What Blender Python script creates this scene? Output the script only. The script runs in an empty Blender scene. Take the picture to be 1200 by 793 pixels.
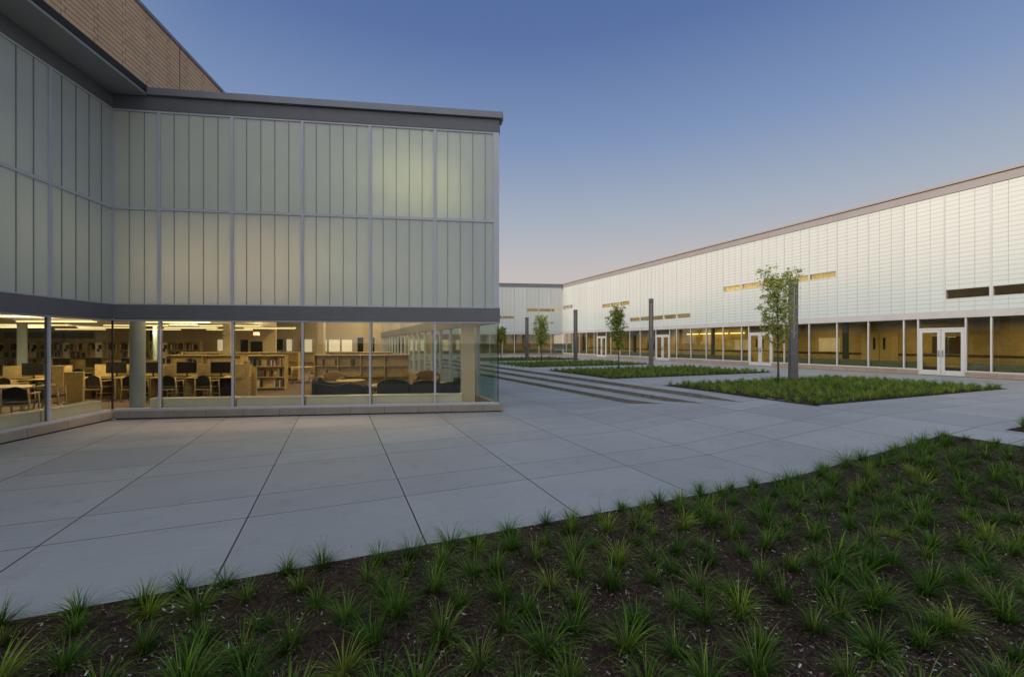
import bpy, math, random
from mathutils import Vector, Matrix
random.seed(7)
sc = bpy.context.scene
COL = sc.collection
R = math.radians

# ------------------------------------------------------------------ helpers
class MB:
    """collects verts and faces, then links them as ONE mesh object"""
    def __init__(s): s.v=[]; s.f=[]; s.sm=[]
    def add(s, vs, fs, smooth=False):
        b=len(s.v); s.v+= [tuple(v) for v in vs]
        s.f+= [tuple(i+b for i in f) for f in fs]; s.sm+= [smooth]*len(fs)
        return s
    def box(s, x0,x1,y0,y1,z0,z1):
        vs=[(x0,y0,z0),(x1,y0,z0),(x1,y1,z0),(x0,y1,z0),(x0,y0,z1),(x1,y0,z1),(x1,y1,z1),(x0,y1,z1)]
        return s.add(vs,[(0,3,2,1),(4,5,6,7),(0,1,5,4),(1,2,6,5),(2,3,7,6),(3,0,4,7)])
    def wbox(s, F, a0,a1,n0,n1,z0,z1):
        """box in a wall frame F=(ox,oy,dx,dy,nx,ny): a along the wall, n outwards"""
        ox,oy,dx,dy,nx,ny=F
        def p(a,n,z): return (ox+dx*a+nx*n, oy+dy*a+ny*n, z)
        vs=[p(a0,n0,z0),p(a1,n0,z0),p(a1,n1,z0),p(a0,n1,z0),p(a0,n0,z1),p(a1,n0,z1),p(a1,n1,z1),p(a0,n1,z1)]
        fs=[(0,3,2,1),(4,5,6,7),(0,1,5,4),(1,2,6,5),(2,3,7,6),(3,0,4,7)]
        if dx*ny-dy*nx<0: fs=[f[::-1] for f in fs]
        return s.add(vs,fs)
    def cyl(s, x,y,z0,z1,r0,r1=None,n=20,cap=True):
        r1=r0 if r1 is None else r1
        vs=[];fs=[]
        for k in range(n):
            a=2*math.pi*k/n; vs.append((x+r0*math.cos(a),y+r0*math.sin(a),z0))
        for k in range(n):
            a=2*math.pi*k/n; vs.append((x+r1*math.cos(a),y+r1*math.sin(a),z1))
        for k in range(n): fs.append((k,(k+1)%n,n+(k+1)%n,n+k))
        s.add(vs,fs,True)
        if cap: s.add(vs[n:],[tuple(range(n))]); s.add(vs[:n],[tuple(range(n))[::-1]])
        return s
    def tube(s, pts, rads, n=7):
        pts=[Vector(p) for p in pts]; rings=[]
        for i,p in enumerate(pts):
            t=(pts[min(i+1,len(pts)-1)]-pts[max(i-1,0)]).normalized()
            u=t.orthogonal().normalized() if i==0 else (u-t*u.dot(t)).normalized()
            w=t.cross(u); r=rads[i]
            rings.append([p+u*r*math.cos(2*math.pi*k/n)+w*r*math.sin(2*math.pi*k/n) for k in range(n)])
        vs=[q for rg in rings for q in rg]; fs=[]
        for i in range(len(rings)-1):
            for k in range(n):
                fs.append((i*n+k,i*n+(k+1)%n,(i+1)*n+(k+1)%n,(i+1)*n+k))
        fs.append(tuple(range(n))[::-1]); fs.append(tuple((len(rings)-1)*n+k for k in range(n)))
        return s.add(vs,fs,True)
    def prism(s, poly, x0, x1, axis='x'):
        """polygon (a,z) extruded along x (a=y) or along y (a=x)"""
        n=len(poly)
        if axis=='x': vs=[(x0,a,z) for a,z in poly]+[(x1,a,z) for a,z in poly]
        else: vs=[(a,x0,z) for a,z in poly]+[(a,x1,z) for a,z in poly]
        fs=[tuple(range(n))[::-1],tuple(range(n,2*n))]+[(k,(k+1)%n,n+(k+1)%n,n+k) for k in range(n)]
        if axis=='y': fs=[f[::-1] for f in fs]
        return s.add(vs,fs)
    def build(s, name, m, parent=None, bevel=0, kind=None, label=None, cat=None, group=None, loc=None, rz=0):
        me=bpy.data.meshes.new(name); me.from_pydata(s.v,[],s.f)
        me.polygons.foreach_set('use_smooth',s.sm); me.update()
        o=bpy.data.objects.new(name,me); COL.objects.link(o)
        if m: me.materials.append(m)
        if parent: o.parent=parent
        if loc: o.location=loc
        if rz: o.rotation_euler=(0,0,rz)
        if bevel:
            b=o.modifiers.new('bevel','BEVEL'); b.width=bevel; b.segments=2; b.limit_method='ANGLE'
        tag(o,label,cat,group,kind)
        return o
def tag(o,label=None,cat=None,group=None,kind=None):
    if label: o['label']=label
    if cat: o['category']=cat
    if group: o['group']=group
    if kind: o['kind']=kind
    return o
def thing(name,label,cat,loc=(0,0,0),rz=0,group=None):
    o=bpy.data.objects.new(name,None); COL.objects.link(o); o.empty_display_size=.2
    o.location=loc; o.rotation_euler=(0,0,rz)
    return tag(o,label,cat,group)
def children_of(o): return [c for c in COL.objects if c.parent is o]
KIDS={}
def dup(root,loc,rz,label=None,group=None,scale=None):
    r=root.copy(); COL.objects.link(r); r.location=loc; r.rotation_euler=(0,0,rz)
    if label: r['label']=label
    if group: r['group']=group
    if scale: r.scale=scale
    if root.name not in KIDS:
        ks=children_of(root); KIDS[root.name]=[(c,children_of(c)) for c in ks]
    for ch,gs in KIDS[root.name]:
        c=ch.copy(); COL.objects.link(c); c.parent=r
        for g in gs:
            d=g.copy(); COL.objects.link(d); d.parent=c
    return r

# ------------------------------------------------------------------ material helpers
def mat(name):
    m=bpy.data.materials.new(name); m.use_nodes=True; nt=m.node_tree
    return m,nt,nt.nodes['Principled BSDF']
def N(nt,t,**kw):
    n=nt.nodes.new(t)
    for k,v in kw.items(): setattr(n,k,v)
    return n
def L(nt,a,b): nt.links.new(a,b)
def noise(nt,scale,detail=4,rough=.55,vec=None):
    n=N(nt,'ShaderNodeTexNoise'); n.inputs['Scale'].default_value=scale
    n.inputs['Detail'].default_value=detail; n.inputs['Roughness'].default_value=rough
    if vec is not None: L(nt,vec,n.inputs['Vector'])
    return n
def ramp(nt,src,stops):
    r=N(nt,'ShaderNodeValToRGB'); e=r.color_ramp.elements
    while len(e)<len(stops): e.new(.5)
    for i,(p,c) in enumerate(stops):
        e[i].position=p; e[i].color=tuple(c)+(1,) if len(c)==3 else c
    L(nt,src,r.inputs['Fac']); return r
def math_(nt,op,a,b=None,c=None):
    n=N(nt,'ShaderNodeMath',operation=op)
    for i,x in enumerate((a,b,c)):
        if x is None: continue
        if isinstance(x,(int,float)): n.inputs[i].default_value=x
        else: L(nt,x,n.inputs[i])
    return n.outputs[0]
def mixc(nt,fac,a,b,mode='MIX'):
    n=N(nt,'ShaderNodeMix',data_type='RGBA',blend_type=mode)
    if isinstance(fac,(int,float)): n.inputs[0].default_value=fac
    else: L(nt,fac,n.inputs[0])
    for i,x in ((6,a),(7,b)):
        if isinstance(x,tuple): n.inputs[i].default_value=x+(1,) if len(x)==3 else x
        else: L(nt,x,n.inputs[i])
    return n.outputs[2]
def objcoord(nt): return N(nt,'ShaderNodeTexCoord').outputs['Object']
def bump(nt,h,strength,dist,p):
    b=N(nt,'ShaderNodeBump'); b.inputs['Strength'].default_value=strength; b.inputs['Distance'].default_value=dist
    L(nt,h,b.inputs['Height']); L(nt,b.outputs[0],p.inputs['Normal'])
def simple(name,col,rough=.6,metal=0,var=.15,scale=6,spec=.4,bmp=0):
    m,nt,p=mat(name); n=noise(nt,scale,5,.6,objcoord(nt))
    lo=tuple(c*(1-var) for c in col); hi=tuple(min(1,c*(1+var)) for c in col)
    r=ramp(nt,n.outputs['Fac'],[(.3,lo),(.7,hi)]); L(nt,r.outputs[0],p.inputs['Base Color'])
    p.inputs['Roughness'].default_value=rough; p.inputs['Metallic'].default_value=metal
    p.inputs['Specular IOR Level'].default_value=spec
    if bmp: bump(nt,n.outputs['Fac'],.4,bmp,p)
    return m
def emis(name,col,st):
    m,nt,p=mat(name); p.inputs['Base Color'].default_value=(.7,.7,.65,1)
    p.inputs['Emission Color'].default_value=col+(1,); p.inputs['Emission Strength'].default_value=st
    return m
def fresnel(nt,ior):
    fr=N(nt,'ShaderNodeFresnel'); ge=N(nt,'ShaderNodeNewGeometry')
    L(nt,math_(nt,'MULTIPLY_ADD',ge.outputs['Backfacing'],1/ior-ior,ior),fr.inputs[0]); return fr
def glass(name,tint,refl=1.0):
    m,nt,p=mat(name); nt.nodes.remove(p); out=nt.nodes['Material Output']
    tr=N(nt,'ShaderNodeBsdfTransparent'); tr.inputs[0].default_value=tint+(1,)
    gl=N(nt,'ShaderNodeBsdfGlossy'); gl.inputs['Roughness'].default_value=.015; gl.inputs[0].default_value=(.93,.96,.95,1)
    fr=fresnel(nt,1.5)
    f=math_(nt,'MULTIPLY',fr.outputs[0],refl); f=math_(nt,'MINIMUM',f,1.0)
    mx=N(nt,'ShaderNodeMixShader'); L(nt,f,mx.inputs[0]); L(nt,tr.outputs[0],mx.inputs[1]); L(nt,gl.outputs[0],mx.inputs[2])
    n=noise(nt,.9,2,.4,objcoord(nt)); b=N(nt,'ShaderNodeBump'); b.inputs['Strength'].default_value=.05; b.inputs['Distance'].default_value=.02
    L(nt,n.outputs['Fac'],b.inputs['Height']); L(nt,b.outputs[0],gl.inputs['Normal'])
    L(nt,mx.outputs[0],out.inputs[0]); return m

M={}
M['frame']=simple('frame_metal',(.48,.50,.54),.45,.0,.05,4)
M['fascia']=simple('fascia_metal',(.135,.142,.155),.5,.0,.10,1.2)
M['cap']=simple('cap_metal',(.20,.21,.235),.42,.2,.08,2)
M['joint_line']=simple('panel_joint',(.22,.25,.255),.5,0,.05,5)
M['white_frame']=simple('white_frame_paint',(.62,.61,.58),.45,0,.05,3)
M['white_band']=simple('pale_band_metal',(.55,.52,.49),.5,0,.06,1.5)
M['r_fascia']=simple('warm_fascia_metal',(.36,.31,.285),.5,0,.06,1)
M['r_cap']=simple('warm_cap_metal',(.40,.33,.28),.5,0,.05,2)
M['dark_gap']=simple('shadow_gap_seal',(.02,.02,.02),.8,0,.1,5)
M['wood']=simple('maple_wood',(.46,.355,.165),.45,0,.16,9)
M['wood_dark']=simple('dark_wood',(.06,.035,.018),.5,0,.2,9)
M['fabric']=simple('dark_fabric',(.022,.022,.024),.9,0,.2,60)
M['sofa']=simple('charcoal_fabric',(.035,.042,.045),.9,0,.2,50)
M['tan']=simple('tan_fabric',(.22,.15,.075),.9,0,.15,50)
M['screen']=simple('monitor_plastic',(.012,.012,.013),.3,0,.1,5)
M['paper']=simple('paper',(.75,.72,.66),.8,0,.05,5)
M['cream']=simple('cream_paint',(.54,.46,.32),.8,0,.05,.7)
M['ceil']=simple('ceiling_paint',(.55,.50,.42),.85,0,.04,1)
M['column']=simple('column_paint',(.26,.32,.33),.6,0,.06,3)
M['teal_col']=simple('teal_column_paint',(.07,.10,.09),.6,0,.1,3)
M['radiator']=simple('radiator_paint',(.58,.55,.43),.6,0,.05,3)
M['r_radiator']=simple('green_grey_cabinet_paint',(.23,.25,.185),.6,0,.05,3)
M['pylon']=simple('pylon_metal',(.15,.14,.138),.5,.35,.12,3)
M['pylon_lens']=simple('pylon_lens',(.30,.28,.28),.3,0,.08,5)
M['steel']=simple('brushed_steel',(.35,.35,.35),.3,.9,.05,20)
M['red']=emis('red_lit_sign',(1,.05,.02),1.2)
M['tube']=emis('warm_light_tube',(1.0,.78,.33),1.25)
M['tube_hi']=emis('warm_wall_light',(1.0,.70,.18),4.0)
M['whiteglow']=emis('bright_room_window',(1.0,.82,.52),.45)
M['rwin']=glass('courtyard_glass',(.80,.80,.72),1.35)
M['side_glass']=glass('green_side_glass',(.78,.90,.85),1.0)
M['glass']=glass('library_glass',(.97,.97,.93),.62)
M['trunk']=simple('young_bark',(.11,.075,.055),.9,0,.3,30,bmp=.01)

def paving():
    m,nt,p=mat('concrete_paving'); oc=objcoord(nt)
    sep=N(nt,'ShaderNodeSeparateXYZ'); L(nt,oc,sep.inputs[0]); u,v=sep.outputs[0],sep.outputs[1]
    wob=noise(nt,1.3,3,.6,oc)
    wv=math_(nt,'MULTIPLY_ADD',wob.outputs['Fac'],.012,-.006)
    def dist(x,per,off):
        a=math_(nt,'ADD',math_(nt,'SUBTRACT',x,off-per*40),wv)
        fr=math_(nt,'FRACT',math_(nt,'DIVIDE',a,per))
        d=math_(nt,'MULTIPLY',math_(nt,'MINIMUM',fr,math_(nt,'SUBTRACT',1.0,fr)),per)
        return d, math_(nt,'FLOOR',math_(nt,'DIVIDE',a,per))
    du,iu=dist(u,1.725,-.92)
    dv1,iv1=dist(v,2.205,5.49); dv2,iv2=dist(v,2.205,6.24)
    dv=math_(nt,'MINIMUM',dv1,dv2)
    def line(d,w): # 1 on the joint
        mr=N(nt,'ShaderNodeMapRange'); mr.inputs[1].default_value=w*.45; mr.inputs[2].default_value=w; mr.inputs[3].default_value=1; mr.inputs[4].default_value=0
        L(nt,d,mr.inputs[0]); return mr.outputs[0]
    lu=line(du,.011); lv=line(dv,.0095)
    jl=math_(nt,'MAXIMUM',lu,lv)
    # worn pale arris beside the joints
    ed=math_(nt,'MULTIPLY',math_(nt,'SUBTRACT',line(math_(nt,'MINIMUM',du,dv),.035),jl),.35)
    # tone per slab
    cmb=N(nt,'ShaderNodeCombineXYZ'); L(nt,iu,cmb.inputs[0]); L(nt,iv1,cmb.inputs[1]); L(nt,iv2,cmb.inputs[2])
    wn=N(nt,'ShaderNodeTexWhiteNoise'); L(nt,cmb.outputs[0],wn.inputs['Vector'])
    mp=N(nt,'ShaderNodeMapping'); mp.inputs['Scale'].default_value=(1,9,1); L(nt,oc,mp.inputs[0])
    br=noise(nt,3.5,6,.65,mp.outputs[0]); big=noise(nt,.55,4,.6,oc); fine=noise(nt,70,4,.7,oc); st=noise(nt,2.1,6,.7,oc)
    base=ramp(nt,big.outputs['Fac'],[(.3,(.27,.275,.27)),(.7,(.405,.408,.395))]).outputs[0]
    b2=mixc(nt,.42,base,ramp(nt,br.outputs['Fac'],[(.35,(.225,.235,.25)),(.65,(.37,.375,.38))]).outputs[0])
    b3=mixc(nt,.19,b2,ramp(nt,wn.outputs['Value'],[(0,(.10,.10,.11)),(1,(.42,.42,.43))]).outputs[0])
    b4=mixc(nt,.36,b3,ramp(nt,fine.outputs['Fac'],[(.3,(.14,.14,.15)),(.7,(.34,.34,.34))]).outputs[0])
    stf=ramp(nt,st.outputs['Fac'],[(.56,(0,0,0)),(.75,(1,1,1))]).outputs[0]
    b5=mixc(nt,math_(nt,'MULTIPLY',stf,.5),b4,(.20,.175,.15))
    b6=mixc(nt,ed,b5,(.36,.355,.35))
    b7=mixc(nt,jl,b6,(.035,.03,.028))
    L(nt,b7,p.inputs['Base Color']); p.inputs['Roughness'].default_value=.72; p.inputs['Specular IOR Level'].default_value=.35
    hh=math_(nt,'SUBTRACT',math_(nt,'ADD',math_(nt,'MULTIPLY',fine.outputs['Fac'],.10),math_(nt,'MULTIPLY',br.outputs['Fac'],.2)),jl)
    bump(nt,hh,.7,.006,p)
    return m
M['paving']=paving()
M['riser']=simple('step_riser_concrete',(.20,.18,.15),.85,0,.25,4)

def panel_left():
    m,nt,p=mat('translucent_panel'); nt.nodes.remove(p); out=nt.nodes['Material Output']; oc=objcoord(nt)
    n=noise(nt,1.4,3,.5,oc); g=noise(nt,90,3,.7,oc)
    c=mixc(nt,.2,ramp(nt,n.outputs['Fac'],[(.3,(.57,.63,.60)),(.7,(.64,.68,.63))]).outputs[0],ramp(nt,g.outputs['Fac'],[(.35,(.42,.48,.48)),(.65,(.72,.75,.74))]).outputs[0])
    oi=N(nt,'ShaderNodeObjectInfo'); c=mixc(nt,.10,c,ramp(nt,oi.outputs['Random'],[(0,(.35,.42,.42)),(1,(.75,.74,.68))]).outputs[0])
    d=N(nt,'ShaderNodeBsdfDiffuse'); L(nt,c,d.inputs[0])
    t=N(nt,'ShaderNodeBsdfTranslucent'); t.inputs[0].default_value=(.66,.70,.58,1)
    gl=N(nt,'ShaderNodeBsdfGlossy'); gl.inputs['Roughness'].default_value=.22
    mx=N(nt,'ShaderNodeMixShader'); mx.inputs[0].default_value=.27; L(nt,d.outputs[0],mx.inputs[1]); L(nt,t.outputs[0],mx.inputs[2])
    fr=fresnel(nt,1.4)
    m2=N(nt,'ShaderNodeMixShader'); L(nt,math_(nt,'MULTIPLY',fr.outputs[0],.8),m2.inputs[0]); L(nt,mx.outputs[0],m2.inputs[1]); L(nt,gl.outputs[0],m2.inputs[2])
    L(nt,m2.outputs[0],out.inputs[0]); return m
M['panel']=panel_left()
def panel_right():
    m,nt,p=mat('louvred_white_panel'); oc=objcoord(nt)
    sep=N(nt,'ShaderNodeSeparateXYZ'); L(nt,oc,sep.inputs[0]); z=sep.outputs[2]
    a=math_(nt,'MULTIPLY',math_(nt,'ADD',sep.outputs[0],sep.outputs[1]),.0)
    fr=math_(nt,'FRACT',math_(nt,'DIVIDE',math_(nt,'ADD',z,a),.208))
    d=math_(nt,'ABSOLUTE',math_(nt,'SUBTRACT',fr,.5))
    mr=N(nt,'ShaderNodeMapRange'); mr.interpolation_type='SMOOTHSTEP'
    mr.inputs[1].default_value=.02; mr.inputs[2].default_value=.16; mr.inputs[3].default_value=1; mr.inputs[4].default_value=0; L(nt,d,mr.inputs[0])
    n=noise(nt,.35,3,.5,oc); n2=noise(nt,3,4,.6,oc)
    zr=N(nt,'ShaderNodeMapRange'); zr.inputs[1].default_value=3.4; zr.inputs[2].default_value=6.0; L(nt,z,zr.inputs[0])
    lowc=mixc(nt,n.outputs['Fac'],(.54,.62,.60),(.63,.68,.64)); hic=mixc(nt,n.outputs['Fac'],(.67,.675,.62),(.76,.74,.66))  # sunlight fading down the wall, painted as a cooler, darker low tone
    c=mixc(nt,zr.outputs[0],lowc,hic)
    c=mixc(nt,math_(nt,'MULTIPLY',mr.outputs[0],math_(nt,'MULTIPLY_ADD',n2.outputs['Fac'],.7,.35)),c,mixc(nt,.50,c,(.22,.22,.19)))
    oi=N(nt,'ShaderNodeObjectInfo'); c=mixc(nt,.07,c,ramp(nt,oi.outputs['Random'],[(0,(.40,.42,.40)),(1,(.85,.85,.78))]).outputs[0])
    L(nt,c,p.inputs['Base Color']); p.inputs['Roughness'].default_value=.38; p.inputs['Specular IOR Level'].default_value=.35
    return m
M['rpanel']=panel_right(); M['pj']=simple('pale_joint',(.50,.50,.45),.6)
def brick(name,c1,c2,mort,sx,sz,axis,msize=.008,off=.5):
    m,nt,p=mat(name); oc=objcoord(nt); sep=N(nt,'ShaderNodeSeparateXYZ'); L(nt,oc,sep.inputs[0])
    cm=N(nt,'ShaderNodeCombineXYZ'); L(nt,sep.outputs[axis],cm.inputs[0]); L(nt,sep.outputs[2],cm.inputs[1])
    b=N(nt,'ShaderNodeTexBrick'); L(nt,cm.outputs[0],b.inputs['Vector']); b.offset=off; b.offset_frequency=2
    b.inputs['Color1'].default_value=c1+(1,); b.inputs['Color2'].default_value=c2+(1,); b.inputs['Mortar'].default_value=mort+(1,)
    b.inputs['Scale'].default_value=1; b.inputs['Brick Width'].default_value=sx; b.inputs['Row Height'].default_value=sz
    b.inputs['Mortar Size'].default_value=msize; b.inputs['Mortar Smooth'].default_value=.2; b.inputs['Bias'].default_value=0
    n=noise(nt,3,5,.6,oc); c=mixc(nt,.35,b.outputs['Color'],ramp(nt,n.outputs['Fac'],[(.3,tuple(x*.7 for x in c1)),(.7,tuple(min(1,x*1.25) for x in c2))]).outputs[0])
    c=mixc(nt,math_(nt,'MULTIPLY',b.outputs['Fac'],.9),c,mort)
    L(nt,c,p.inputs['Base Color']); p.inputs['Roughness'].default_value=.85
    bump(nt,math_(nt,'SUBTRACT',1.0,b.outputs['Fac']),.6,.01,p); return m
M['brick']=brick('long_tan_brick',(.56,.37,.22),(.64,.44,.27),(.09,.06,.04),.78,.115,1,.0085,.12)
M['plinth_x']=brick('stone_plinth',(.27,.235,.20),(.32,.28,.235),(.10,.09,.075),.9,.5,0,.006)
M['plinth_y']=brick('stone_plinth_side',(.27,.235,.20),(.32,.28,.235),(.10,.09,.075),.9,.5,1,.006)
M['rplinth']=brick('terracotta_plinth',(.36,.27,.205),(.42,.32,.245),(.15,.10,.08),.9,.5,1,.006)
M['ochre']=brick('ochre_block_wall',(.36,.28,.12),(.41,.325,.15),(.22,.17,.08),.4,.2,1,.006)
M['ochre_x']=brick('ochre_block_end_wall',(.36,.28,.12),(.41,.325,.15),(.22,.17,.08),.4,.2,0,.006)
M['carpet']=simple('carpet',(.11,.075,.055),.95,0,.35,25)
M['rfloor']=simple('corridor_floor',(.06,.045,.025),.4,0,.2,3)

def mulch():
    m,nt,p=mat('dark_mulch'); oc=objcoord(nt)
    a=noise(nt,22,8,.75,oc); v=N(nt,'ShaderNodeTexVoronoi'); v.inputs['Scale'].default_value=38; L(nt,oc,v.inputs['Vector'])
    c=mixc(nt,.5,ramp(nt,a.outputs['Fac'],[(.35,(.016,.009,.007)),(.52,(.06,.034,.024)),(.68,(.15,.095,.07))]).outputs[0],ramp(nt,v.outputs['Distance'],[(.1,(.09,.052,.038)),(.6,(.02,.012,.009))]).outputs[0])
    L(nt,c,p.inputs['Base Color']); p.inputs['Roughness'].default_value=.95; p.inputs['Specular IOR Level'].default_value=.15
    bump(nt,math_(nt,'ADD',a.outputs['Fac'],v.outputs['Distance']),1,.03,p); return m
M['mulch']=mulch()
def chips():
    m,nt,p=mat('wood_chips'); g=N(nt,'ShaderNodeNewGeometry')
    r=ramp(nt,g.outputs['Random Per Island'],[(0,(.02,.011,.008)),(.4,(.075,.04,.027)),(.72,(.14,.085,.062)),(.88,(.24,.19,.17)),(1,(.50,.47,.46))])
    L(nt,r.outputs[0],p.inputs['Base Color']); p.inputs['Roughness'].default_value=.9; return m
M['chips']=chips()
def blades(name,stops,trans=.35,patch=0,root=False):
    m,nt,p=mat(name); g=N(nt,'ShaderNodeNewGeometry'); oi=N(nt,'ShaderNodeObjectInfo')
    f=math_(nt,'FRACT',math_(nt,'ADD',math_(nt,'MULTIPLY',g.outputs['Random Per Island'],.75),math_(nt,'MULTIPLY',oi.outputs['Random'],.35)))
    if patch:
        pn=noise(nt,patch,3,.6,objcoord(nt)); f=math_(nt,'MULTIPLY_ADD',math_(nt,'SUBTRACT',pn.outputs['Fac'],.5),1.3,f)
    r=ramp(nt,f,stops)
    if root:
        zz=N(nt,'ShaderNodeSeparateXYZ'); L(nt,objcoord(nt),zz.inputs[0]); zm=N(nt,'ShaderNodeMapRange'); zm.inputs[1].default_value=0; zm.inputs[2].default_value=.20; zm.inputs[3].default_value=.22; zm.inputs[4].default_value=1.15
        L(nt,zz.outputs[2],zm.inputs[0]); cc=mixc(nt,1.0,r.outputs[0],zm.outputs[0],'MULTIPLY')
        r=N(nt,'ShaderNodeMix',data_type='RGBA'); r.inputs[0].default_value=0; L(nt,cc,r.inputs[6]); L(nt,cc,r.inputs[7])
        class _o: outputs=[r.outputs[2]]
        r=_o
    L(nt,r.outputs[0],p.inputs['Base Color']); p.inputs['Roughness'].default_value=.5; p.inputs['Specular IOR Level'].default_value=.16
    t=N(nt,'ShaderNodeBsdfTranslucent'); L(nt,r.outputs[0],t.inputs[0]); mx=N(nt,'ShaderNodeMixShader'); mx.inputs[0].default_value=trans
    L(nt,p.outputs[0],mx.inputs[1]); L(nt,t.outputs[0],mx.inputs[2]); L(nt,mx.outputs[0],nt.nodes['Material Output'].inputs[0]); return m
M['grass']=blades('liriope_blades',[(0,(.016,.065,.005)),(.4,(.05,.15,.010)),(.72,(.13,.25,.018)),(.9,(.22,.29,.04)),(1,(.36,.31,.12))],root=True)
M['grass_y']=blades('yellow_liriope_blades',[(0,(.08,.17,.01)),(.5,(.20,.31,.02)),(1,(.38,.42,.07))],root=True)
M['bedgrass']=blades('bed_grass_blades',[(0,(.03,.07,.010)),(.35,(.085,.17,.02)),(.7,(.19,.28,.035)),(1,(.36,.42,.08))],.35,1.1)
M['leaf']=blades('tree_leaf',[(0,(.16,.20,.03)),(.4,(.34,.40,.07)),(.8,(.52,.56,.14)),(1,(.7,.68,.32))],.45)

# ------------------------------------------------------------------ camera
f_,H_=495.2,401.4; CH=1.95
cd=bpy.data.cameras.new('camera'); cam=bpy.data.objects.new('camera',cd); COL.objects.link(cam); sc.camera=cam
cam.location=(0,0,CH); cam.rotation_euler=(R(90),0,0); cd.sensor_width=36; cd.lens=36*f_/1200; cd.shift_y=(H_-396.5)/1200
cd.clip_start=.05; cd.clip_end=3000
def at(px,py,z):
    Y=f_*(CH-z)/(py-H_); return ((px-600)/f_*Y,Y)
def atY(px,Y): return ((px-600)/f_*Y,Y)

A1=-.1263; A2=-.3934
C0=(-10.19,10.78)
# ------------------------------------------------------------------ world and lights
w=bpy.data.worlds.new('World'); sc.world=w; w.use_nodes=True; nt=w.node_tree
bg=nt.nodes['Background']
SUN_AZ=R(-100); SUN_EL=R(17)       # azimuth from +Y, clockwise positive
sky=N(nt,'ShaderNodeTexSky',sky_type='NISHITA'); sky.sun_disc=False
sky.sun_elevation=R(2.5); sky.sun_rotation=SUN_AZ; sky.air_density=1.0; sky.dust_density=.6; sky.ozone_density=3.5
tc=N(nt,'ShaderNodeTexCoord'); sp=N(nt,'ShaderNodeSeparateXYZ'); L(nt,tc.outputs['Generated'],sp.inputs[0])
grad=ramp(nt,sp.outputs[2],[(0,(.70,.56,.48)),(.09,(.68,.565,.52)),(.17,(.585,.545,.54)),(.28,(.41,.465,.555)),(.42,(.232,.325,.53)),(.58,(.115,.19,.41)),(.68,(.09,.155,.36)),(.78,(.44,.585,.80)),(1,(.58,.76,1.0))])
# broad afterglow in the west-south-west (behind and left of the camera)
def dotdir(az_,el_):
    d=(math.sin(az_)*math.cos(el_),math.cos(az_)*math.cos(el_),math.sin(el_))
    v=N(nt,'ShaderNodeVectorMath',operation='DOT_PRODUCT'); L(nt,tc.outputs['Generated'],v.inputs[0]); v.inputs[1].default_value=d; return v.outputs['Value']
mrg=N(nt,'ShaderNodeMapRange'); mrg.interpolation_type='SMOOTHSTEP'
mrg.inputs[1].default_value=-.10; mrg.inputs[2].default_value=1.0; mrg.inputs[3].default_value=0; mrg.inputs[4].default_value=1; L(nt,dotdir(R(-140),R(14)),mrg.inputs[0])
glow=mixc(nt,1.0,(1.02,.96,.86),mrg.outputs[0],'MULTIPLY')
gm=mixc(nt,1.0,grad.outputs[0],glow,'ADD')
skm=mixc(nt,1.0,sky.outputs[0],(.12,.12,.12),'MULTIPLY')
fin=mixc(nt,.90,skm,gm)
L(nt,fin,bg.inputs[0]); bg.inputs[1].default_value=1.0
sd=bpy.data.lights.new('sun','SUN'); so=bpy.data.objects.new('sun',sd); COL.objects.link(so)
sd.energy=1.7; sd.angle=R(24); sd.color=(1.0,.88,.72)
dirv=Vector((math.sin(SUN_AZ)*math.cos(SUN_EL),math.cos(SUN_AZ)*math.cos(SUN_EL),math.sin(SUN_EL)))
so.rotation_euler=dirv.to_track_quat('Z','Y').to_euler(); so.location=(-20,0,30)

def lamp(x,y,z,sx,sy,power,col=(1,.74,.36),up=False,parent=None):
    ld=bpy.data.lights.new('interior_lamp','AREA'); ld.shape='RECTANGLE'; ld.size=sx; ld.size_y=sy; ld.energy=power; ld.color=col
    o=bpy.data.objects.new('interior_lamp',ld); COL.objects.link(o); o.location=(x,y,z)
    o.rotation_euler=(math.pi if up else 0,0,0)
    if parent: o.parent=parent
    return o

# ------------------------------------------------------------------ ground (u,v frame = object rotated by -A2)
RZ2=-A2
def cl(x,a=0.,b=1.): return max(a,min(b,x))
def ramp_z(u): return .36*cl((u-6.0)/5.4)
def riser_u(k,v):
    return (8.72-.055*(v-10.4), 9.58-.045*(v-9.5), 10.42-.03*(v-8.7))[k]
VT=(9.6,8.9,8.3)
def surface():
    vs=[-60,-20,-5,0,3,5,7,8.2]+[8.3+.25*i for i in range(14)]+[12,14,17,20,25,30,36,42,48,60,90]
    cols=[]
    for v in vs:
        rows=[(-90,0),(4.2,0),(6.0,0)]
        vv=min(v,40)
        for k in range(3):
            u=riser_u(k,vv); wgt=cl((vv-VT[k])/1.5)
            zr=ramp_z(u)
            rows.append((u-.001,zr*(1-wgt)+.12*k*wgt)); rows.append((u+.001,zr*(1-wgt)+.12*(k+1)*wgt))
        rows+=[(11.4,.36),(30,.36),(120,.36)]
        cols.append([(u,v,z) for u,z in rows])
    return vs,cols
vs_,cols=surface()
tread=MB(); ris=MB(); nr=len(cols[0])
for i in range(len(cols)-1):
    for j in range(nr-1):
        q=[cols[i][j],cols[i][j+1],cols[i+1][j+1],cols[i+1][j]]
        (ris if j in (3,5,7) else tread).add(q,[(0,1,2,3)])
pav=tread.build('pavement',M['paving'],kind='structure',rz=RZ2)
st=ris.build('step_risers',M['riser'],kind='structure',rz=RZ2)
g=MB(); g.add([(-900,-900,-.25),(900,-900,-.25),(900,900,-.25),(-900,900,-.25)],[(0,1,2,3)])
g.build('ground',simple('distant_turf',(.05,.07,.03),.95,0,.3,.05),kind='structure')

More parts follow.
